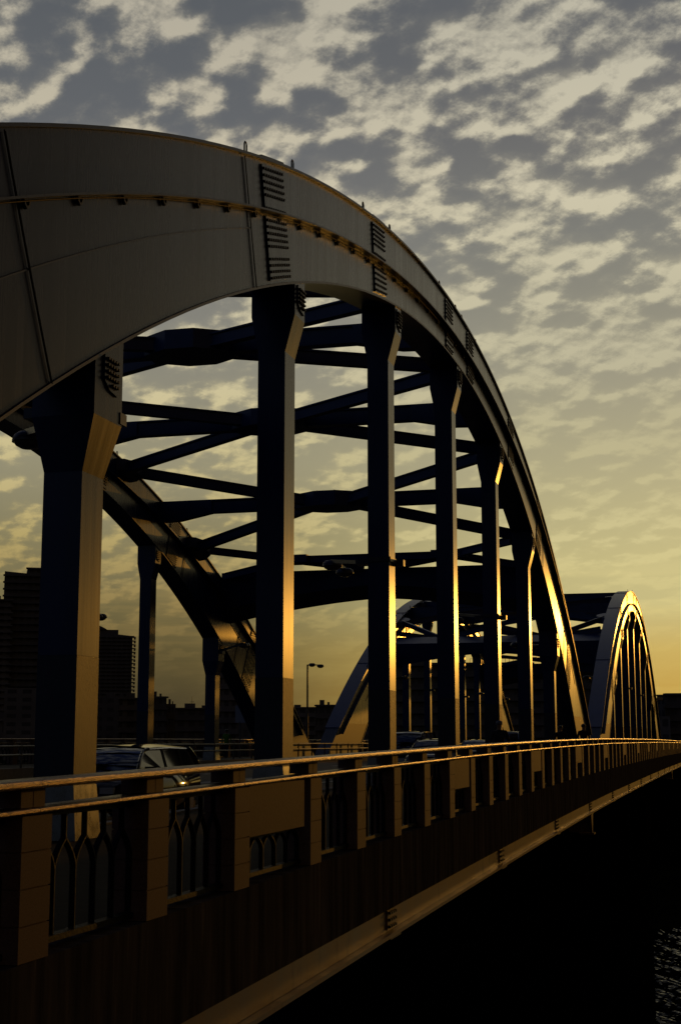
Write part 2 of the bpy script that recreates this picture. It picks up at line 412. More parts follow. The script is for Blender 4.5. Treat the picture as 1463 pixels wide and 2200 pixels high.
for y in (48.4, 120.0):         # hanging brackets
    b = MB(); z = walk(y)-1.252
    pl = [(y-.42, z), (y+.36, z), (y+.12, z-.72), (y-.06, z-.72)]
    b.loft([[(XR-.20, *p) for p in pl], [(XR-.14, *p) for p in pl]]); b.box(XR-.9, XR-.2, y-.05, y+.05, z-.7, z-.02)
    b.box(XR-.6, XR-.1, y+.1, y+.6, z-.78, z-.72)
    b.build('hanger_bracket', M['girder'], dk)
for xc in (XC+8.75, XC-8.75):
    b = MB(); b.sweep([(xc-.45, -2.7), (xc+.45, -2.7), (xc+.45, -.81), (xc-.45, -.81)], YS, walk); b.build('tie_girder', M['under'], dk)
for y in frange(-4, 180, 8.88):
    b = MB(); z = walk(y); b.box(XL+1, XR-.8, y-.2, y+.2, z-1.5, z-.801); b.build('floor_beam', M['under'], dk)

# carriageway, walkways
xr, xl = XC+8.75, XC-8.75
b = MB(); b.sweep([(xl+.75, -.35), (xr-.75, -.35), (xr-.75, 0), (xl+.75, 0)], YS, road); tag(b.build('road', M['asphalt']), kind='structure')
b = MB()
for x in (-9.35, -24.65): b.sweep([(x-.07, .004), (x+.07, .004), (x+.07, .008), (x-.07, .008)], YS, road)
for x in (-13.2, -20.8):
    y = Y0+2
    while y < Y1-4:
        b.sweep([(x-.07, .004), (x+.07, .004), (x+.07, .008), (x-.07, .008)], [y, y+2.5, y+5], road); y += 10
for x in (-16.85, -17.15): b.sweep([(x-.07, .004), (x+.07, .004), (x+.07, .008), (x-.07, .008)], YS, road)
tag(b.build('road_markings', M['mark']), kind='structure')
for x0, x1, in ((xr-.55, XR-.302), (XL+.302, xl+.55)):
    b = MB(); b.sweep([(x0, -.44), (x1, -.44), (x1, 0), (x0, 0)], YS, walk); tag(b.build('pavement', M['paving']), kind='structure')
for x in (xr-.65, xl+.65):
    b = MB(); b.sweep([(x-.098, -.44), (x+.098, -.44), (x+.098, .03), (x-.08, .03)], YS, walk); tag(b.build('kerb', M['kerb']), kind='structure')

# ------------------------------------------------------------------ railings
POST = [2.5, 4.48, 6.45, 8.43, 10.46, 12.45, 14.86, 16.84]
while POST[-1] < 180: POST.append(POST[-1]+1.965)
PH = .90
def arch_panel(w, za, zs, ztop, n=5):
    """Gothic arched bars, local y along the rail, x=0 the panel plane"""
    b = MB(); t, dp = .013, .045; aw = w/n
    b.box(-.04, .045, -w/2, w/2, .035, .075); b.box(-.03, .03, -w/2, w/2, ztop-.035, ztop)
    for i in range(n+1):
        y = -w/2+aw*i; y = min(max(y, -w/2+t/2), w/2-t/2)
        b.box(-dp/2, dp/2, y-t/2, y+t/2, .076, zs)
    for i in range(n):
        yc = -w/2+aw*(i+.5)
        for s in (-1, 1):
            pts = []
            for k in range(7):
                u = k/6; pts.append(Vector((0, yc+s*(aw/2-.004)*(1-u**1.7), zs+(za-zs)*u)))
            for k in range(6): b.beam(pts[k], pts[k+1], dp, t, (0,0,1) if k < 5 else (0,1,0))
        b.box(-dp/2+.002, dp/2-.002, yc-t/2, yc+t/2, za-.01, ztop-.036)
    return b
def post_mesh(s):
    b = MB(); hw = .205; b.cur = 0
    z = 0
    for i in range(4):
        h = PH/4
        x0, x1 = sorted((0, -s*.30)); b.box(x0, x1, -hw, hw, z, z+h-.009)
        if i < 3: x0, x1 = sorted((-s*.012, -s*.288)); b.box(x0, x1, -hw+.012, hw-.012, z+h-.009, z+h)
        z += h
    return b
def railing(s, xo, label):
    root = empty('railing', (xo, 0, 0), label=label, cat='railing', group='granite post railings of the bridge')
    p0 = None; pn = None; pq = None; ph = None
    stub = None
    for i, y in enumerate(POST):
        zb = walk(y)-.02
        if p0 is None:
            p0 = post_mesh(s).build('post', M['granite'], root, loc=(0, y, zb)); post = p0
            b = MB()
            for sy in (-1, 1):
                y0, y1 = sorted((sy*.006, sy*.165)); x0, x1 = sorted((-s*.035, -s*.25)); b.box(x0, x1, y0, y1, PH+.041, PH+.159)
            stub = b.build('post_cap', M['granite'], p0)
        else:
            post = inst(p0, root, (0, y, zb)); c = inst(stub, post, (0,0,0))
        if i+1 < len(POST):
            y2 = POST[i+1]; w = y2-y-.41-.004; yc = (y+y2)/2; zc = walk(yc)-.02
            if i % 5 == 0:
                if ph is None:
                    ph = arch_panel(1.55, .40, .27, .42).build('arched_panel', M['iron'], root, loc=(-s*.15, yc, zc)); q = ph
                else: q = inst(ph, root, (-s*.15, yc, zc))
                q.scale.y = w/1.55
                if pq is None:
                    b = MB(); x0, x1 = sorted((-s*.004, -s*.06)); b.box(x0, x1, -.80, .62, .425, PH-.004)
                    pq = b.build('plaque', M['plaque'], root, loc=(0, yc, zc)); q = pq
                else: q = inst(pq, root, (0, yc, zc))
                q.scale.y = w/1.60
            else:
                if pn is None: pn = arch_panel(1.55, .69, .50, PH-.01).build('arched_panel', M['iron'], root, loc=(-s*.15, yc, zc)); q = pn
                else: q = inst(pn, root, (-s*.15, yc, zc))
                q.scale.y = w/1.55
    # two bronze rails, in lengths butted over the posts
    def prof(w0, w1, h, r):
        pts = []
        for cx_, cz_, a0 in ((w1-r, r, -90), (w1-r, h-r, 0), (w0+r, h-r, 90), (w0+r, r, 180)):
            for k in range(4): a = R(a0+30*k); pts.append((cx_+r*math.cos(a), cz_+r*math.sin(a)))
        return pts
    for nm, (w0, w1, h, r), zo in (('handrail', (-.20, .028, .056, .020), PH+.160), ('lower_rail', (-.19, .020, .038, .014), PH+.002)):
        pr = [(s*x, z) for x, z in prof(w0, w1, h, r)]; first = {}
        for i in range(len(POST)-1):
            y, y2 = POST[i]+.003, POST[i+1]-.003; ym = (y+y2)/2; L_ = round(y2-y, 2)
            z0 = walk(y)-.02+zo; dz = walk(y2)-walk(y)
            if L_ not in first:
                b = MB(); b.loft([[(x, yy-ym, z) for x, z in pr] for yy in (y, ym, y2)])
                o = b.build(nm, M['bronze'], root, True, (0, ym, z0+dz/2)); first[L_] = o
            else: o = inst(first[L_], root, (0, ym, z0+dz/2))
            o.rotation_euler = (math.atan2(dz, y2-y), 0, 0)
    return root
railing(1, XR, 'railing in the foreground with granite posts, gothic arched iron panels and golden handrail')
railing(-1, XL, 'railing on the far side of the carriageway, behind the left-hand arch columns')

def guard_rail(x, label):
    g = empty('guard_rail', (x, 0, 0), label=label, cat='guard rail', group='guard rails along the carriageway')
    pm = None
    y = -2.0
    while y < 180:
        if pm is None:
            b = MB(); b.tube([(0,0,0), (0,0,.86)], .045, 8); pm = b.build('rail_post', M['galv'], g, True, (0, y, walk(y)))
        else: inst(pm, g, (0, y, walk(y)))
        y += 2.96
    for z in (.50, .82):
        b = MB(); b.tube([(0, y, walk(y)+z) for y in YS if -5 < y < 182], .04, 8); b.build('rail_tube', M['galv'], g, True)
guard_rail(xl+.64, 'low two-tube guard rail on the kerb of the far walkway')

# ------------------------------------------------------------------ pier
def pier(yc, label):
    p = empty('bridge_pier', (XC, yc, -20), label=label, cat='pier', group='concrete river piers')
    b = MB(); pl = []
    for k in range(9): a = R(-90+22.5*k); pl.append((11.0+1.4*math.cos(a), 1.9*math.sin(a)))
    for k in range(9): a = R(90+22.5*k); pl.append((-11.0+1.4*math.cos(a), 1.9*math.sin(a)))
    b.loft([[(x, y, 0) for x, y in pl], [(x, y, 18.0) for x, y in pl]]); b.build('shaft', M['pier'], p)
    b = MB(); b.box(-12.6, 12.35, -2.4, 2.4, 15.5, 17.9); b.build('pier_cap', M['pier'], p)
    for x in (8.75, -8.75):
        b = MB(); b.box(x-.6, x+.6, -.8, .8, 18.003, 18.28); b.build('bearing', M['under'], p)
pier(87.6, 'dark concrete pier under the meeting feet of the two arches')
pier(179, 'dark concrete pier under the far end of the farther arch')

# ------------------------------------------------------------------ lamps on the columns
def lamp_head(parent, loc, yaw):
    b = MB(); b.lathe([(.05,.10), (.14,.095), (.19,.06), (.215,.0), (.215,-.03), (.20,-.03)], (0,0,0), 20)
    h = b.build('lamp_head', M['lamp'], parent, True, loc); h.rotation_euler = (0,0,yaw); h.scale = (1.0, .8, 1)
    b = MB(); b.lathe([(.195,-.031), (.165,-.075), (.10,-.11), (.02,-.12)], (0,0,0), 20); b.build('lens', M['lens'], h, True)
    return h
def column_lamp(xc, y, sx, label):
    z = walk(y)+5.6
    t = empty('column_lamp', (xc, y, z), label=label, cat='street lamp', group='twin lamps clamped to arch columns')
    b = MB()
    for x0, x1, y0, y1 in ((-.27,.27,-.37,-.34), (-.27,.27,.34,.37), (-.29,-.26,-.34,.34), (.26,.29,-.34,.34)): b.box(x0, x1, y0, y1, -.06, .06)
    b.box(.06, .46, .372, .58, -.10, .06)
    b.build('clamp_band', M['lamp'], t)
    b = MB()
    sy = 1.0 if sx < 0 else -.3
    pA, pB = (sx*2.0, 2.5*sy, .25), (sx*2.05, 4.0*sy, .22)
    b.beam((sx*.27, .33*sy, .0), (pA[0], pA[1]-.1, .34), .08, .10); b.beam((pA[0], pA[1]-.1, .34), (pB[0], pB[1], .32), .07, .09)
    b.box(min(sx*.3, sx*.62), max(sx*.3, sx*.62), -.34, .05, -.12, .02); b.build('arm', M['lamp'], t)
    lamp_head(t, pA, 0).scale = (1.3, 1.15, 1.25); lamp_head(t, pB, .5).scale = (1.2, 1.05, 1.15)
    return t
ordn = ['first', 'second', 'third', 'fourth', 'fifth', 'sixth', 'seventh']
for sp_, y_off, nm in ((0, 0, 'nearer'), (1, 91.6, 'farther')):
    for xc, sx, side in ((xr, -1, 'walkway-side'), (xl, 1, 'far-side')):
        for k in (0, 2, 4, 6):
            column_lamp(xc, COLY[k]+y_off, sx, 'twin dark lamp clamped to the %s %s column of the %s arch' % (ordn[k], side, nm))
def pole_lamp(x, y, h, label):
    t = empty('street_lamp', (x, y, walk(y)), label=label, cat='street lamp')
    b = MB(); b.tube([(0,0,0), (0,0,.5), (0,0,.52), (0,0,h)], [.11,.11,.075,.06], 10); b.build('pole', M['lamp'], t, True)
    b = MB(); b.beam((-.05,0,h), (1.0,.2,h), .07, .07); b.build('arm', M['lamp'], t)
    h1 = lamp_head(t, (.36,-.1,h), 0); h1.scale = (1.15,1,1.2); h2 = lamp_head(t, (.90,.15,h-.08), .3); h2.scale = (1.15,1,1.2)
pole_lamp(-28.4, 97.0, 6.3, 'lamp post with two oval heads standing against the sky between the two arches')

# ------------------------------------------------------------------ sign by the far walkway
t = empty('road_sign', (-27.0, 78.5, walk(78.5)), label='pale rectangular signboard on a thin pole near the far foot of the nearer arch', cat='sign')
b = MB(); b.tube([(0,0,0), (0,0,2.1)], .04, 8); b.build('pole', M['galv'], t)
b = MB(); b.box(-.30, .32, -.03, .03, 2.02, 3.0); b.build('board', M['sign'], t)

# ------------------------------------------------------------------ cars
def make_car(name, loc, rz, P, paint, label, cat='car'):
    """P: dict L,W,H,belt,hood..., nose at local -y"""
    L_, W, H, belt = P['L'], P['W'], P['H'], P['belt']; hw = W/2
    t = empty(name, loc, rz, label=label, cat=cat, group='cars on the bridge')
    y0, y1 = -L_/2, L_/2
    A, Bt = P['A'], P['Bt']; C, D = P['C'], P['D']    # windscreen base y, windscreen top y, rear top y, rear base y
    b = MB()
    st = [(y0, .42, .30, .60), (y0+.10, .28, .22, P['nose']), (y0+.55, .22, .20, P['nose']+.08), (A, .20, .18, belt-.02), ((A+D)/2, .20, .18, belt), (D-.1, .22, .20, belt+.02), (y1-.12, .30, .24, belt-.02), (y1, .42, .30, belt-.22)]
    rings = []
    for y, zl, _, zt in st:
        f = .86 if y in (y0, y1) else (.95 if abs(y) > L_/2-.2 else 1.0)
        w = hw*f; m = (zl+zt)/2
        rings.append([(-w*.92, y, zl), (w*.92, y, zl), (w, y, zl+.12), (w*1.0, y, m+.05), (w*.96, y, zt-.06), (w*.88, y, zt), (0, y, zt+.03), (-w*.88, y, zt), (-w*.96, y, zt-.06), (-w, y, m+.05), (-w, y, zl+.12)])
    b.loft(rings); body = b.build('body', paint, t, True)
    # greenhouse: roof, pillars, panes
    wb, wt = hw*.93, hw*P.get('tw', .74)
    q = lambda y, s, z: (s*(wb+(wt-wb)*(z-belt)/(H-belt)), y, z)
    b = MB(); zr = H-.06
    rr = []
    for i in range(9):
        u = i/8; y = Bt+(C-Bt)*u; cr = .05*math.sin(math.pi*(.12+.8*u))
        rr.append([(-wt, y, zr-.03), (-wt*.97, y, zr+.015+cr*.3), (-wt*.5, y, zr+.035+cr), (0, y, zr+.045+cr), (wt*.5, y, zr+.035+cr), (wt*.97, y, zr+.015+cr*.3), (wt, y, zr-.03)])
    b.loft(rr, closed=True); b.build('roof', paint, t, True)
    def edge(ya, yb, n=6):         # bowed pillar line from belt to roof
        return [(ya+(yb-ya)*u, belt+(zr-belt)*math.sin(u*math.pi/2)**.85) for u in [i/n for i in range(n+1)]]
    wz = lambda z: wb+(wt-wb)*((z-belt)/(zr-belt))**1.4
    eA, eD = edge(A, Bt), edge(D, C)
    mids = P['mids']
    for s in (-1, 1):
        for ed, r_ in ((eA, .035), (eD, .05)):
            b = MB(); b.tube([(s*wz(z), y, z) for y, z in ed], r_, 7); b.build('pillar', paint, t, True)
        for m in mids:
            b = MB(); b.beam((s*wz(belt), m, belt-.02), (s*(wt-.004), m+.04, zr-.01), .06, .05); b.build('pillar', paint, t)
        b = MB(); b.tube([(s*wt, Bt, zr-.01), (s*(wt+.005), (Bt+C)/2, zr+.012), (s*wt, C, zr-.01)], .022, 6); b.build('roof_rail', M['chrome'] if P is HATCH else paint, t, True)
        b = MB(); b.beam((s*(wb+.01), A+.1, belt+.005), (s*(wb+.01), D-.1, belt+.005), .02, .02); b.build('window_trim', M['chrome'], t)
        cuts = [None]+mids+[None]
        for i in range(len(cuts)-1):
            lo = [(y, z) for y, z in eA] if i == 0 else [(cuts[i]+.035, belt+.01), (cuts[i]+.075, zr-.03)]
            hi = [(y, z) for y, z in eD] if i == len(cuts)-2 else [(cuts[i+1]-.035, belt+.01), (cuts[i+1]+.005, zr-.03)]
            lo = [(y+(.03 if i == 0 else 0), min(z, zr-.03)) for y, z in lo]; hi = [(y-(.04 if i == len(cuts)-2 else 0), min(z, zr-.03)) for y, z in hi]
            pl = lo+hi[::-1]; b = MB()
            b.loft([[(s*(wz(z)-.016), y, z) for y, z in pl], [(s*(wz(z)-.004), y, z) for y, z in pl]]); b.build('side_window', M['glass'], t)
        b = MB(); b.box(min(s*(hw-.02), s*(hw+.2)), max(s*(hw-.02), s*(hw+.2)), A+.28, A+.42, belt-.02, belt+.14); b.build('wing_mirror', paint, t)
    for nm, ed, k in (('windscreen', eA, -1), ('rear_window', eD, 1)):
        b = MB(); b.loft([[((wz(z)-.02)*x, y+k*.10*(1-x*x), z+.03*(1-x*x)*(i/6)) for x in (-1,-.7,-.35,0,.35,.7,1)] for i, (y, z) in enumerate(ed)], False, False); b.build(nm, M['glass'], t, True)
    b = MB(); b.box(-wb+.05, wb-.05, A+.25, D-.25, belt-.3, belt-.05); b.build('cabin_floor', M['rubber'], t)
    for s in (-1, 1):
        for y in (-L_/2+.80, L_/2-.78):
            b = MB(); b.tube([(s*(hw-.21), y, .32), (s*(hw-.01), y, .32)], .32, 20); w_ = b.build('wheel', M['rubber'], t)
            b = MB(); b.tube([(s*(hw-.012), y, .32), (s*(hw+.005), y, .32)], .19, 14); b.build('rim', M['chrome'], w_)
        b = MB(); x0, x1 = sorted((s*hw*.55, s*hw*.86)); b.box(x0, x1, y0-.005, y0+.25, .58, P['nose']-.03); b.build('headlight', M['headlight'], t)
        b = MB(); b.box(min(s*hw*.7, s*hw*.88), max(s*hw*.7, s*hw*.88), y1-.12, y1+.004, .70, belt-.12); b.build('tail_light', mat_red, t)
    b = MB(); b.box(-.17, .17, y0-.02, y0+.05, .40, .56); b.build('number_plate', M['plate'], t)
    b = MB(); b.box(-hw*.5, hw*.5, y0-.012, y0+.06, .60, .70); b.build('grille', M['rubber'], t)
    return t
mat_red = mat('tail_lens', (.18,.01,.01), .2)
HATCH = dict(L=4.3, W=1.70, H=1.42, belt=.90, nose=.72, A=-1.25, Bt=-.35, C=1.72, D=2.05, mids=[.25, 1.10], tw=.74)
SEDAN = dict(L=4.5, W=1.72, H=1.42, belt=.90, nose=.70, A=-1.0, Bt=-.25, C=1.05, D=1.75, mids=[.35], tw=.74)
VAN = dict(L=4.4, W=1.74, H=1.80, belt=1.05, nose=.95, A=-1.55, Bt=-.75, C=2.0, D=2.12, mids=[.0, 1.05], tw=.84)
KEI = dict(L=3.4, W=1.48, H=1.85, belt=1.05, nose=1.0, A=-1.45, Bt=-1.05, C=1.6, D=1.66, mids=[-.3, .8], tw=.88)
make_car('car', (-11.3, 26.0, road(26.0)), 0, HATCH, M['carpaint'], 'black hatchback close behind the railing beside the first big column')
make_car('car', (-14.7, 68.0, road(68)), 0, VAN, M['carpaint'], 'tall black van just right of the third column', 'van')
make_car('car', (-12.4, 62.0, road(62)), 0, SEDAN, M['carblue'], 'dark blue saloon car close behind the fourth column')
make_car('car', (-14.6, 86.0, road(86)), 0, SEDAN, M['carpaint'], 'small distant black saloon with shining window between fourth and fifth columns')
make_car('car', (-11.6, 79.5, road(79.5)), 0, KEI, M['carsilver'], 'boxy silver micro van next to the capped person', 'van')

# ------------------------------------------------------------------ people
def person(loc, rz, h, cloth, legs, label, stride=.18, cap=None, lean=0.0):
    t = empty('person', loc, rz, label=label, cat='person', group='people on the bridge')
    k = h/1.72
    V = []; E_ = []; Rr = []
    def v(p, r, par=None):
        V.append((p[0]*k, (p[1]+lean*max(0, p[2]-.9))*k, p[2]*k)); Rr.append(r*k)
        if par is not None: E_.append((par, len(V)-1))
        return len(V)-1
    pel = v((0,0,.93), .135); w = v((0,.0,1.08), .125, pel); ch = v((0,.01,1.28), .155, w); nb = v((0,.01,1.42), .085, ch)
    nk = v((0,-.01,1.49), .055, nb); hd = v((0,-.03,1.58), .088, nk); ht = v((0,-.03,1.655), .075, hd)
    for s in (-1, 1):
        hip = v((s*.09,0,.86), .095, pel); kn = v((s*.10,-s*stride*.5-.02,.50), .062, hip); an = v((s*.10,-s*stride+.03,.09), .042, kn)
        ft = v((s*.11,-s*stride-.11,.035), .036, an)
        sh = v((s*.19,.02,1.38), .062, ch); el = v((s*.25,.05+s*stride*.4,1.12), .046, sh); wr = v((s*.25,-.06+s*stride*.6,.90), .030, el)
        pm = v((s*.25,-.08+s*stride*.6,.84), .030, wr)
        for fi, (fx, fl) in enumerate(((-.022,.055), (-.007,.065), (.008,.06), (.022,.048))):
            a = v((s*.25+fx*.4,-.085+s*stride*.6+fx,.80), .010, pm); v((s*.245+fx*.4,-.075+s*stride*.6+fx,.80-fl), .008, a)
        a = v((s*.235,-.115+s*stride*.6,.83), .010, pm); v((s*.23,-.13+s*stride*.6,.79), .008, a)
    me = bpy.data.meshes.new('body'); me.from_pydata(V, E_, [])
    o = bpy.data.objects.new('body', me); COL.objects.link(o)
    o.modifiers.new('Skin', 'SKIN'); sv = me.skin_vertices[0].data
    for i, r in enumerate(Rr): sv[i].radius = (r, r)
    sv[0].use_root = True
    ss = o.modifiers.new('Sub', 'SUBSURF'); ss.levels = 2; ss.render_levels = 2
    dg = bpy.context.evaluated_depsgraph_get(); m2 = bpy.data.meshes.new_from_object(o.evaluated_get(dg))
    o.modifiers.clear(); o.data = m2; m2.name = 'body'
    for m in (M['skin'], cloth, legs, M['rubber']): m2.materials.append(m)
    for p in m2.polygons:
        z = p.center.z/k; x = abs(p.center.x)/k
        if x > .2 and z < .93: p.material_index = 0
        elif z > 1.45: p.material_index = 0
        elif z > .88: p.material_index = 1
        elif z > .09: p.material_index = 2
        else: p.material_index = 3
        p.use_smooth = True
    o.parent = t
    ly = lean*.7
    b = MB(); hc = Vector((0, (-.03+ly)*k, 1.61*k))
    rings = []
    for zz, r in ((-.02,.093), (.03,.098), (.07,.088), (.10,.055), (.112,.01)):
        rings.append([hc+Vector((r*math.cos(2*math.pi*i/14)*k, (r*1.08*math.sin(2*math.pi*i/14)+.012)*k, zz*k)) for i in range(14)])
    b.loft(rings)
    if cap: b.box(-.07*k, .07*k, hc.y-.19*k, hc.y-.07*k, hc.z+.005*k, hc.z+.022*k)
    b.build('cap' if cap else 'hair', cap or M['hair'], t, True)
    b = MB(); b.beam(hc+Vector((0,-.10,-.03))*k, hc+Vector((0,-.118,-.055))*k, .025*k, .02*k); b.build('nose', M['skin'], t)
    return t
person((-6.05, 39.5, walk(39.5)), 0, 1.62, M['grey_cloth'], M['dark_cloth'], 'person in pale cap and dark jacket walking nearer than the other walkers', cap=M['cap'])
person((-6.2, 56.0, walk(56)), 0, 1.60, M['dark_cloth'], M['dark_cloth'], 'dark-clothed walker left of the pair beside the foot of the near arch', .12)
person((-5.75, 60.5, walk(60.5)), .2, 1.70, M['dark_cloth'], M['denim'], 'taller dark walker right of the pair by the foot of the near arch', .15)
person((-28.0, 79.0, walk(79)), 0, 1.66, M['green_cloth'], M['denim'], 'person in bright green top walking on the far walkway')
person((-27.6, 99.5, walk(99.5)), 0, 1.68, M['dark_cloth'], M['dark_cloth'], 'lone dark figure on the far walkway before the farther arch foot', .2)

# ------------------------------------------------------------------ ground, water
WZ = -14.5
def ground_z(x, y):
    sh = 128+3.0*math.sin(x*.09)+1.6*math.sin(x*.31+1)
    if y < sh: return max(WZ-.02-(sh-y)*.25, WZ-4)
    t = y-sh
    z = WZ+min(t*.06, 1.0)+.25*math.sin(x*.13)*math.sin(y*.1)*min(1, t/10)
    if t > 70: z += min((t-70)*.3, 11.0)
    return z
xs = [-6000,-2500,-1200,-700,-400,-250,-160,-110]+frange(-80, 60, 4)+[90,140,220,400,800,1600,4000]
ys = [-3000,-800,-300,-100,0,40,70]+frange(80, 110, 10)+frange(114, 150, 2)+frange(155, 300, 7.5)+[330,500,900,2000,4500,9000]
vs = [(x, y, ground_z(x, y)) for y in ys for x in xs]; n = len(xs)
b = MB(); b.add(vs, [(j*n+i, j*n+i+1, (j+1)*n+i+1, (j+1)*n+i) for j in range(len(ys)-1) for i in range(n-1)])
tag(b.build('ground', M['ground'], None, True), kind='structure')
# river: fine choppy patch where it shows, coarse sheet elsewhere
def wave(x, y):
    z = 0
    for a, l, dx, dy, ph in WV: z += a*math.sin((x*dx+y*dy)*2*math.pi/l+ph)
    return z
WV = []
rw = random.Random(3)
for l, a in ((2.6,.028), (1.7,.026), (1.15,.021), (.82,.016), (.6,.012), (.44,.009), (.33,.0065), (.26,.005)):
    for _ in range(2):
        th = R(rw.uniform(-70, 70)+90); WV.append((a*1.7, 1.35*l*rw.uniform(.85, 1.15), math.cos(th), math.sin(th), rw.uniform(0, 6.28)))
b = MB()
X0, X1, Ya, Yb = -8.5, 1.5, 66.0, 134.0
nx, ny = 170, 700
vs = []
for j in range(ny+1):
    y = Ya+(Yb-Ya)*j/ny
    for i in range(nx+1):
        x = X0+(X1-X0)*i/nx
        e = min(1, (x-X0)/1.0, (X1-x)/1.0, (y-Ya)/1.5, (Yb-y)/1.5); vs.append((x, y, WZ+wave(x, y)*max(0, e)))
b.add(vs, [(j*(nx+1)+i, j*(nx+1)+i+1, (j+1)*(nx+1)+i+1, (j+1)*(nx+1)+i) for j in range(ny) for i in range(nx)])
for x0, x1, y0, y1 in ((-6000, X0, -3000, 200), (X1, 4000, -3000, 200), (X0, X1, -3000, Ya), (X0, X1, Yb, 200)):
    b.add([(x0,y0,WZ), (x1,y0,WZ), (x1,y1,WZ), (x0,y1,WZ)], [(0,1,2,3)])
tag(b.build('river', M['water'], None, True), kind='structure')

# ------------------------------------------------------------------ buildings
def polar(azd, dist): a = R(azd); return dist*math.sin(a), dist*math.cos(a)
GZ = -3.0
FAC = {}
def facade(base, fw, fh):
    k = (base.name, round(fw, 1), round(fh, 1))
    if k in FAC: return FAC[k]
    m = base.copy(); FAC[k] = m; m.name = base.name+'_windows'
    nt = m.node_tree; L = nt.links; b = nt.nodes['Principled BSDF']
    tc = nt.nodes.new('ShaderNodeTexCoord'); sp = nt.nodes.new('ShaderNodeSeparateXYZ'); L.new(tc.outputs['Object'], sp.inputs[0])
    def M_(op, a, bb):
        n = nt.nodes.new('ShaderNodeMath'); n.operation = op
        for i, v in enumerate((a, bb)):
            if isinstance(v, (int, float)): n.inputs[i].default_value = v
            else: L.new(v, n.inputs[i])
        return n.outputs[0]
    ins = None
    for c, w, lo, hi in ((sp.outputs['X'], fw, .2, .8), (sp.outputs['Z'], fh, .32, .80)):
        f = M_('FRACT', M_('ADD', M_('DIVIDE', c, w), 100.0), 0.0)
        q = M_('MULTIPLY', M_('GREATER_THAN', f, lo), M_('LESS_THAN', f, hi)); ins = q if ins is None else M_('MULTIPLY', ins, q)
    mx = nt.nodes.new('ShaderNodeMix'); mx.data_type = 'RGBA'; L.new(ins, mx.inputs[0]); L.new(b.inputs['Base Color'].links[0].from_socket, mx.inputs[6]); mx.inputs[7].default_value = (.07,.068,.066,1)
    L.new(mx.outputs[2], b.inputs['Base Color'])
    m2 = nt.nodes.new('ShaderNodeMix'); L.new(ins, m2.inputs[0]); m2.inputs[2].default_value = .85; m2.inputs[3].default_value = .45; L.new(m2.outputs[0], b.inputs['Roughness'])
    return m
def block(parent, x0, x1, dep, h, nf, nw, wallm, z0=0, slabs=True, name='wall', yoff=0.0):
    # a block whose front looks to local -y, with projecting floor bands
    b = MB(); b.box(x0, x1, yoff, yoff+dep, z0, z0+h); fh = h/nf
    if slabs:
        for i in range(1, nf+1): b.box(x0-.4, x1+.6, yoff-.9, yoff+.2, z0+fh*i-.55, z0+fh*i-.08)
    return b.build(name, facade(wallm, (x1-x0)/nw, fh), parent)
def boxpart(parent, name, m, *a):
    b = MB(); b.box(*a); return b.build(name, m, parent)
def building(azd, dist, label, cat='building', group=None, name='building'):
    x, y = polar(azd, dist); return empty(name, (x, y, GZ), -R(azd), label=label, cat=cat, group=group)
def H(elev, dist): return EYE-GZ+dist*math.tan(R(elev))
# stepped tower cluster at the left edge
D_ = 430
t = building(-28.6, D_, 'big stepped apartment tower at the left edge beside the first column', 'tower', name='apartment_tower')
px = lambda x: (x-0)/3094*D_      # metres per photo pixel at this distance
block(t, -34, 4.2, 20, H(5.45, D_), 24, 14, M['bld'])
block(t, 2.0, 12.5, 17, H(6.45, D_), 26, 5, M['bld2'], yoff=2.0)
b = MB(); hh = H(6.45, D_); b.loft([[(2.0,1.9,hh), (2.0,1.9,hh+.9), (12.5,1.9,hh+.1), (12.5,1.9,hh)], [(2.0,8,hh), (2.0,8,hh+.9), (12.5,8,hh+.1), (12.5,8,hh)]]); b.build('sloped_parapet', M['bld2'], t)
block(t, 8.6, 24, 18, H(6.78, D_), 26, 7, M['bld2'], yoff=4.5)
for x in (-8,-6.5,0,2.4): boxpart(t, 'roof_plant', M['bld2'], x, x+1.1, 3, 5, H(5.45, D_)+.003, H(5.45, D_)+1.2)
t = building(-27.6, 300, 'low white office block in front of the stepped tower', 'office', name='office_block')
block(t, -3, 9, 12, H(2.0, 300), 9, 4, M['bld'], slabs=False)
# slim tower with lit edge
D_ = 620
t = building(-23.9, D_, 'slim apartment tower with curved roof and glowing balcony edge right of the first column', 'tower', name='apartment_tower')
hh = H(4.05, D_); block(t, -13, 6.6, 15, hh, 30, 9, M['bld2'])
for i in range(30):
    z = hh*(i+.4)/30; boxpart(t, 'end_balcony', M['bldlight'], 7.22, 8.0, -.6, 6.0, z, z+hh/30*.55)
b = MB(); b.loft([[(-13+20.4*i/10, 0, hh), (-13+20.4*i/10, 9, hh), (-13+20.4*i/10, 9, hh+.3+1.3*math.sin(math.pi*(i/10))**2*(1 if i < 5 else .6)), (-13+20.4*i/10, 0, hh+.3+1.3*math.sin(math.pi*(i/10))**2*(1 if i < 5 else .6))] for i in range(11)]); b.build('curved_roof', M['bld2'], t)
boxpart(t, 'roof_plant', M['bld2'], -8.8, .5, 2, 9, hh+.2, hh+3.0)
b = MB(); b.loft([[(-11.5+9*i/8-2, 1, hh+3.0), (-11.5+9*i/8-2, 8, hh+3.0), (-11.5+9*i/8-2, 8, hh+3.1+1.7*math.sin(math.pi*i/8)), (-11.5+9*i/8-2, 1, hh+3.1+1.7*math.sin(math.pi*i/8))] for i in range(9)]); b.build('dome_roof', M['bld2'], t)
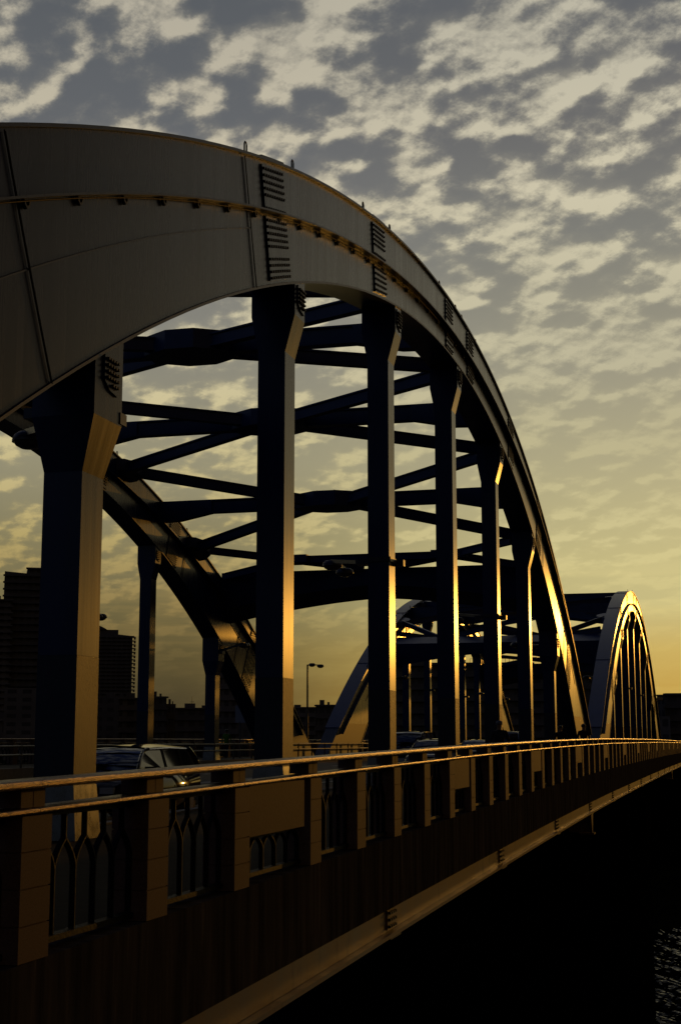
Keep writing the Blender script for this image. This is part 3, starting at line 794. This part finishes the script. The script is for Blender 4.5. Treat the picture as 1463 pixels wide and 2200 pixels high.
# lower town along the left bank: (left px, right px, top px, distance, text)
low = [(-60,205,1545,330,'long low dark block below the stepped tower'),
       (212,285,1498,520,'dark block under the slim tower'),
       (255,330,1500,480,'flat-roofed block right of the slim tower'),
       (318,357,1497,450,'small block with square roof hut left of the second gap'),
       (357,377,1513,460,'small lower block stepping down to the right'),
       (377,470,1521,520,'long low terrace with a thin mast behind it'),
       (470,518,1405,420,'tall dim tower behind the far arch columns'),
       (512,560,1500,400,'pale mid-rise block half hidden by the far arch foot'),
       (560,680,1519,560,'low dark block behind the lamp post'),
       (678,720,1514,470,'low block behind the farther arch foot'),
       (720,800,1517,600,'low dark roofline seen through the farther arch foot')]
for i, (xa, xb, yt, dd, txt) in enumerate(low):
    azc = 15.0; ax = lambda x: -15.0+math.degrees(math.atan((x-731.5)/3094))
    am = (ax(xa)+ax(xb))/2; wdt = math.radians(ax(xb)-ax(xa))*dd
    t = building(am, dd, txt, 'building', 'low buildings on the left bank', 'town_building')
    h = H(math.degrees(math.atan((1589-yt)/3094)), dd)
    block(t, -wdt/2, wdt/2, 14, h, max(2, int(h/3.2)), max(3, int(wdt/3.5)), (M['bld'], M['bld2'])[i % 2], slabs=(i % 3 != 1))
    boxpart(t, 'roof_plant', M['bld2'], -wdt*.3, -wdt*.05, 3, 8, h+.003, h+1.6); boxpart(t, 'roof_plant', M['bld2'], wdt*.1, wdt*.22, 2, 6, h+.003, h+.9)
def mast(azd, dd, zt, label):
    x, y = polar(azd, dd); t = empty('radio_mast', (x, y, GZ), 0, label=label, cat='mast', group='thin masts on the skyline')
    b = MB(); b.tube([(0,0,0), (0,0,zt*.6), (0,0,zt)], [.25,.15,.06], 6)
    for z, w in ((.80,1.3), (.90,.9)): b.beam((-w,0,zt*z), (w,0,zt*z), .12, .12)
    b.build('pole', M['bolt'], t)
axx = lambda x: -15.0+math.degrees(math.atan((x-731.5)/3094))
mast(axx(412), 540, H(math.degrees(math.atan((1589-1497)/3094)), 540), 'thin mast rising over the long low terrace')
# dark block filling the view under the farther arch
D_ = 330
t = building(axx(955), D_, 'long dark block behind the columns of the farther arch with masts on its roof', 'building', name='office_block')
h = H(3.05, D_); block(t, -3, 20, 16, h, 8, 9, M['bld2'])
h2 = H(3.95, D_); block(t, -12, -3.4, 16, h2, 10, 4, M['bld2'])
h3 = H(2.55, D_); block(t, 20.2, 46, 16, h3, 7, 8, M['bld2'])
for x in (-3+2.2, -3+5.5, 11.5):
    b = MB(); b.tube([(x,6,h), (x,6,h+2.4)], .09, 6)
    for z in (1.2, 1.8): b.beam((x-.5,6,h+z), (x+.5,6,h+z), .07, .07)
    b.build('roof_mast', M['bolt'], t)
b = MB()
for i in range(12): b.tube([(6+i*.9,1,h), (6+i*.9,1,h+.9)], .05, 5)
b.beam((6,1,h+.9), (16,1,h+.9), .06, .06); b.build('roof_railing', M['bolt'], t)
# right bank
rb = [(1396,1416,1502,360,'low dark block at the right just behind the arch end'),
      (1413,1431,1497,380,'narrow block with glowing rooftop room at the right edge'),
      (1430,1560,1492,370,'long flat-topped block at the right edge'),
      (1398,1440,1540,300,'lower dim block in front of the right-edge buildings')]
for i, (xa, xb, yt, dd, txt) in enumerate(rb):
    ax = axx; am = (ax(xa)+ax(xb))/2; wdt = math.radians(ax(xb)-ax(xa))*dd
    t = building(am, dd, txt, 'building', 'buildings on the right bank', 'town_building')
    h = H(math.degrees(math.atan((1589-yt)/3094)), dd)
    block(t, -wdt/2, wdt/2, 12, h, max(2, int(h/3.0)), max(2, int(wdt/3)), (M['bld2'], M['bld'])[i % 2], slabs=(i == 2))
    if i == 1:
        b = MB(); b.box(-.7, .5, -.15, -.003, h-1.15, h-.40); b.build('glowing_window', M['bldglass'], t)
        b = MB(); b.box(-1.2, 1.1, -.5, 3, h+.002, h+.25); b.build('roof_slab', M['bld2'], t)
# ------------------------------------------------------------------ light
SUN_AZ, SUN_EL = 9.0, 4.6          # degrees right of the bridge axis, above the horizon
sd = Vector((math.sin(R(SUN_AZ))*math.cos(R(SUN_EL)), math.cos(R(SUN_AZ))*math.cos(R(SUN_EL)), math.sin(R(SUN_EL))))
sl = bpy.data.lights.new('sun', 'SUN'); sl.energy = .31; sl.angle = R(.6); sl.color = (1.0, .44, .055)
so = bpy.data.objects.new('sun', sl); COL.objects.link(so); so.rotation_euler = (-sd).to_track_quat('-Z', 'Y').to_euler()
so.location = sd*100

def s2l(c): return tuple(((x/255)/12.92 if x/255 <= .04045 else ((x/255+.055)/1.055)**2.4) for x in c)
def make_world():
    w = bpy.data.worlds.new('World'); scene.world = w; w.use_nodes = True
    nt = w.node_tree; N = nt.nodes; L = nt.links; N.clear()
    out = N.new('ShaderNodeOutputWorld'); bg = N.new('ShaderNodeBackground'); bg.inputs[1].default_value = 1.0
    L.new(bg.outputs[0], out.inputs[0])
    def val(sock, x):
        if isinstance(x, (int, float)): sock.default_value = x
        else: L.new(x, sock)
    def mth(op, a, b=None, c=None, clamp=False):
        n = N.new('ShaderNodeMath'); n.operation = op; n.use_clamp = clamp; val(n.inputs[0], a)
        if b is not None: val(n.inputs[1], b)
        if c is not None: val(n.inputs[2], c)
        return n.outputs[0]
    def smooth(x, a, b):
        n = N.new('ShaderNodeMapRange'); n.interpolation_type = 'SMOOTHSTEP'; val(n.inputs[0], x); n.inputs[1].default_value = a; n.inputs[2].default_value = b
        return n.outputs[0]
    def mix(f, a, b, mode='MIX'):
        n = N.new('ShaderNodeMix'); n.data_type = 'RGBA'; n.blend_type = mode; val(n.inputs[0], f)
        for s, x in ((n.inputs[6], a), (n.inputs[7], b)):
            if isinstance(x, tuple): s.default_value = (*x, 1)
            else: L.new(x, s)
        return n.outputs[2]
    def ramp(x, pts):
        n = N.new('ShaderNodeValToRGB'); val(n.inputs[0], x); e = n.color_ramp.elements
        while len(e) < len(pts): e.new(.5)
        for el, (p, c) in zip(e, sorted(pts)): el.position = p; el.color = (*s2l(c), 1)
        return n.outputs[0]
    def vec(x, y, z=0.0):
        n = N.new('ShaderNodeCombineXYZ'); val(n.inputs[0], x); val(n.inputs[1], y); val(n.inputs[2], z); return n.outputs[0]
    def noise(v, sc, det=7, ro=.55, dist=0.0):
        n = N.new('ShaderNodeTexNoise'); n.inputs['Scale'].default_value = sc; n.inputs['Detail'].default_value = det
        n.inputs['Roughness'].default_value = ro; n.inputs['Distortion'].default_value = dist; L.new(v, n.inputs['Vector']); return n.outputs['Fac']
    tc = N.new('ShaderNodeTexCoord'); sp = N.new('ShaderNodeSeparateXYZ'); L.new(tc.outputs['Generated'], sp.inputs[0])
    x, y, z = sp.outputs
    el = mth('DIVIDE', mth('ARCSINE', z), R(40.0), clamp=True)       # 0..1 over 40 degrees
    hl = mth('MAXIMUM', mth('SQRT', mth('ADD', mth('MULTIPLY', x, x), mth('MULTIPLY', y, y))), 1e-4)
    cosd = mth('DIVIDE', mth('ADD', mth('MULTIPLY', x, sd.x), mth('MULTIPLY', y, sd.y)), mth('MULTIPLY', hl, math.cos(R(SUN_EL))))
    near = smooth(cosd, .86, .99)                                     # 1 toward the sun, 0 from about 37 degrees off
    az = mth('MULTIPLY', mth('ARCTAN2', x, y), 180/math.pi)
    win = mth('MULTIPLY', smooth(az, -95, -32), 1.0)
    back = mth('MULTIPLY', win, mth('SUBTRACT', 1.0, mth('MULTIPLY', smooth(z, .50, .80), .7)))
    E_ = lambda d: d/40.0
    gapR = ramp(el, [(0,(176,142,68)), (E_(1.6),(190,154,72)), (E_(3.5),(199,173,98)), (E_(5.3),(195,185,130)), (E_(7.2),(194,184,132)), (E_(10.8),(174,167,132)), (E_(14.6),(154,150,130)), (E_(20),(124,124,118)), (E_(24),(106,106,106)), (E_(28),(98,100,103)), (.88,(80,87,99)), (1.0,(62,72,98))])
    gapL = ramp(el, [(0,(58,52,36)), (E_(1.6),(72,64,42)), (E_(3.4),(90,80,50)), (E_(5.3),(108,99,66)), (E_(8),(132,124,92)), (E_(11),(148,142,116)), (E_(16),(134,132,122)), (E_(21),(108,109,110)), (E_(25),(96,99,103)), (E_(29),(88,92,97)), (.88,(72,79,93)), (1.0,(58,68,96))])
    cldR = ramp(el, [(0,(190,160,80)), (E_(3),(214,188,104)), (E_(5.5),(226,210,140)), (E_(8),(226,214,156)), (E_(11),(200,190,142)), (E_(15),(196,188,154)), (E_(22),(192,184,158)), (E_(27),(178,172,152)), (1.0,(160,156,142))])
    cldL = ramp(el, [(0,(62,56,38)), (E_(2.5),(96,82,50)), (E_(5),(150,126,74)), (E_(8),(168,150,96)), (E_(12),(190,177,132)), (E_(17),(192,182,150)), (E_(23),(182,173,150)), (E_(28),(168,161,143)), (1.0,(150,146,132))])
    gap = mix(near, gapL, gapR); cld = mix(near, cldL, cldR)
    # cloud sheet: direction projected on a level layer
    den = mth('ADD', mth('MAXIMUM', z, 0.0), .30)
    px_ = mth('DIVIDE', x, den); py_ = mth('DIVIDE', y, den)
    ca, sa = math.cos(R(38)), math.sin(R(38))
    u = mth('ADD', mth('MULTIPLY', px_, ca), mth('MULTIPLY', py_, -sa)); v_ = mth('ADD', mth('MULTIPLY', px_, sa), mth('MULTIPLY', py_, ca))
    def pvec(ox, oy): return vec(mth('ADD', mth('MULTIPLY', u, .9), ox+3.7), mth('ADD', v_, oy+1.3), 5.1)
    lx, ly = sd.x*ca-sd.y*sa, sd.x*sa+sd.y*ca
    def blob(st):  return noise(pvec(lx*st*.9, ly*st), 16.5, 2, .48, 0.0)
    def fine(st):  return noise(pvec(lx*st*.9+5.0, ly*st), 34.0, 7, .66, 0.0)
    b0, b1, e0, e1 = blob(0), blob(.018), fine(0), fine(.008)
    big = noise(vec(mth('MULTIPLY', u, .55), v_, 9.1), 2.9, 3, .5)
    cov = mth('ADD', b0, mth('MULTIPLY', mth('SUBTRACT', e0, .5), .42))
    cov = mth('ADD', cov, mth('MULTIPLY', mth('SUBTRACT', big, .5), .15))
    cov = mth('ADD', cov, mth('MULTIPLY', near, .03))
    low = smooth(el, E_(2.0), E_(9.0))
    sl_ = mth('SUBTRACT', b0, b1); se_ = mth('SUBTRACT', e0, e1)
    lit = mth('ADD', mth('ADD', mth('ADD', mth('MULTIPLY', sl_, 3.8), mth('MULTIPLY', smooth(cov, .45, .66), .34)), mth('MULTIPLY', se_, 2.4)), .30, clamp=True)
    edge = mth('ADD', cov, mth('MULTIPLY', sl_, .35))
    dens = smooth(edge, .435, .625); soft = smooth(cov, .36, .56)
    shade = mix(.34, gap, cld); hot = mix(1.0, cld, (1.16,1.17,1.20), 'MULTIPLY')
    ccol = mix(lit, shade, hot)
    haze = mth('SUBTRACT', 1.0, mth('MULTIPLY', mth('MULTIPLY', near, mth('SUBTRACT', 1.0, smooth(el, E_(9), E_(23)))), .74))
    m = mth('MULTIPLY', mth('ADD', mth('MULTIPLY', dens, .74), mth('MULTIPLY', soft, .26)), mth('MULTIPLY', haze, mth('ADD', mth('MULTIPLY', low, .85), .15)))
    col = mix(m, gap, ccol)
    # thin banks close to the horizon
    band = noise(vec(mth('MULTIPLY', mth('ARCTAN2', x, y), 3.0), mth('MULTIPLY', z, 34.0), .4), 1.6, 5, .55)
    bf = mth('MULTIPLY', mth('MULTIPLY', smooth(band, .48, .66), mth('SUBTRACT', 1.0, smooth(el, E_(4), E_(9)))), .45)
    col = mix(bf, col, cld)
    # unseen sky behind and to the right, dimmed and tinted to shape bridge light
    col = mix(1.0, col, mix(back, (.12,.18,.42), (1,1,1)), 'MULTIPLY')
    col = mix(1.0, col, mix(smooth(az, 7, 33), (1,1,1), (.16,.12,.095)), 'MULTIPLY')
    dn = smooth(z, -.02, .0)
    col = mix(dn, (.01,.009,.007), col)
    ns = N.new('ShaderNodeTexSky'); ns.sky_type = 'NISHITA'; ns.sun_disc = False; ns.sun_elevation = R(SUN_EL); ns.sun_rotation = R(SUN_AZ)
    ns.air_density = 1.5; ns.dust_density = 3.0
    nm = N.new('ShaderNodeVectorMath'); nm.operation = 'SCALE'; L.new(ns.outputs[0], nm.inputs[0]); nm.inputs['Scale'].default_value = .0015
    col = mix(1.0, col, nm.outputs[0], 'ADD')
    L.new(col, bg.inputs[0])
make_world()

# ------------------------------------------------------------------ camera
cam = bpy.data.cameras.new('camera'); cam.sensor_fit = 'VERTICAL'; cam.sensor_height = 36; cam.lens = 50
cam.clip_start = .1; cam.clip_end = 20000
co = bpy.data.objects.new('camera', cam); COL.objects.link(co); co.location = (0, 0, EYE)
co.rotation_euler = (R(90+9.1), 0, R(15.0))
scene.camera = co
scene.view_settings.view_transform = 'Standard'; scene.view_settings.look = 'None'; scene.view_settings.exposure = 0; scene.view_settings.gamma = 1
scene.cycles.max_bounces = 6; scene.cycles.use_denoising = True
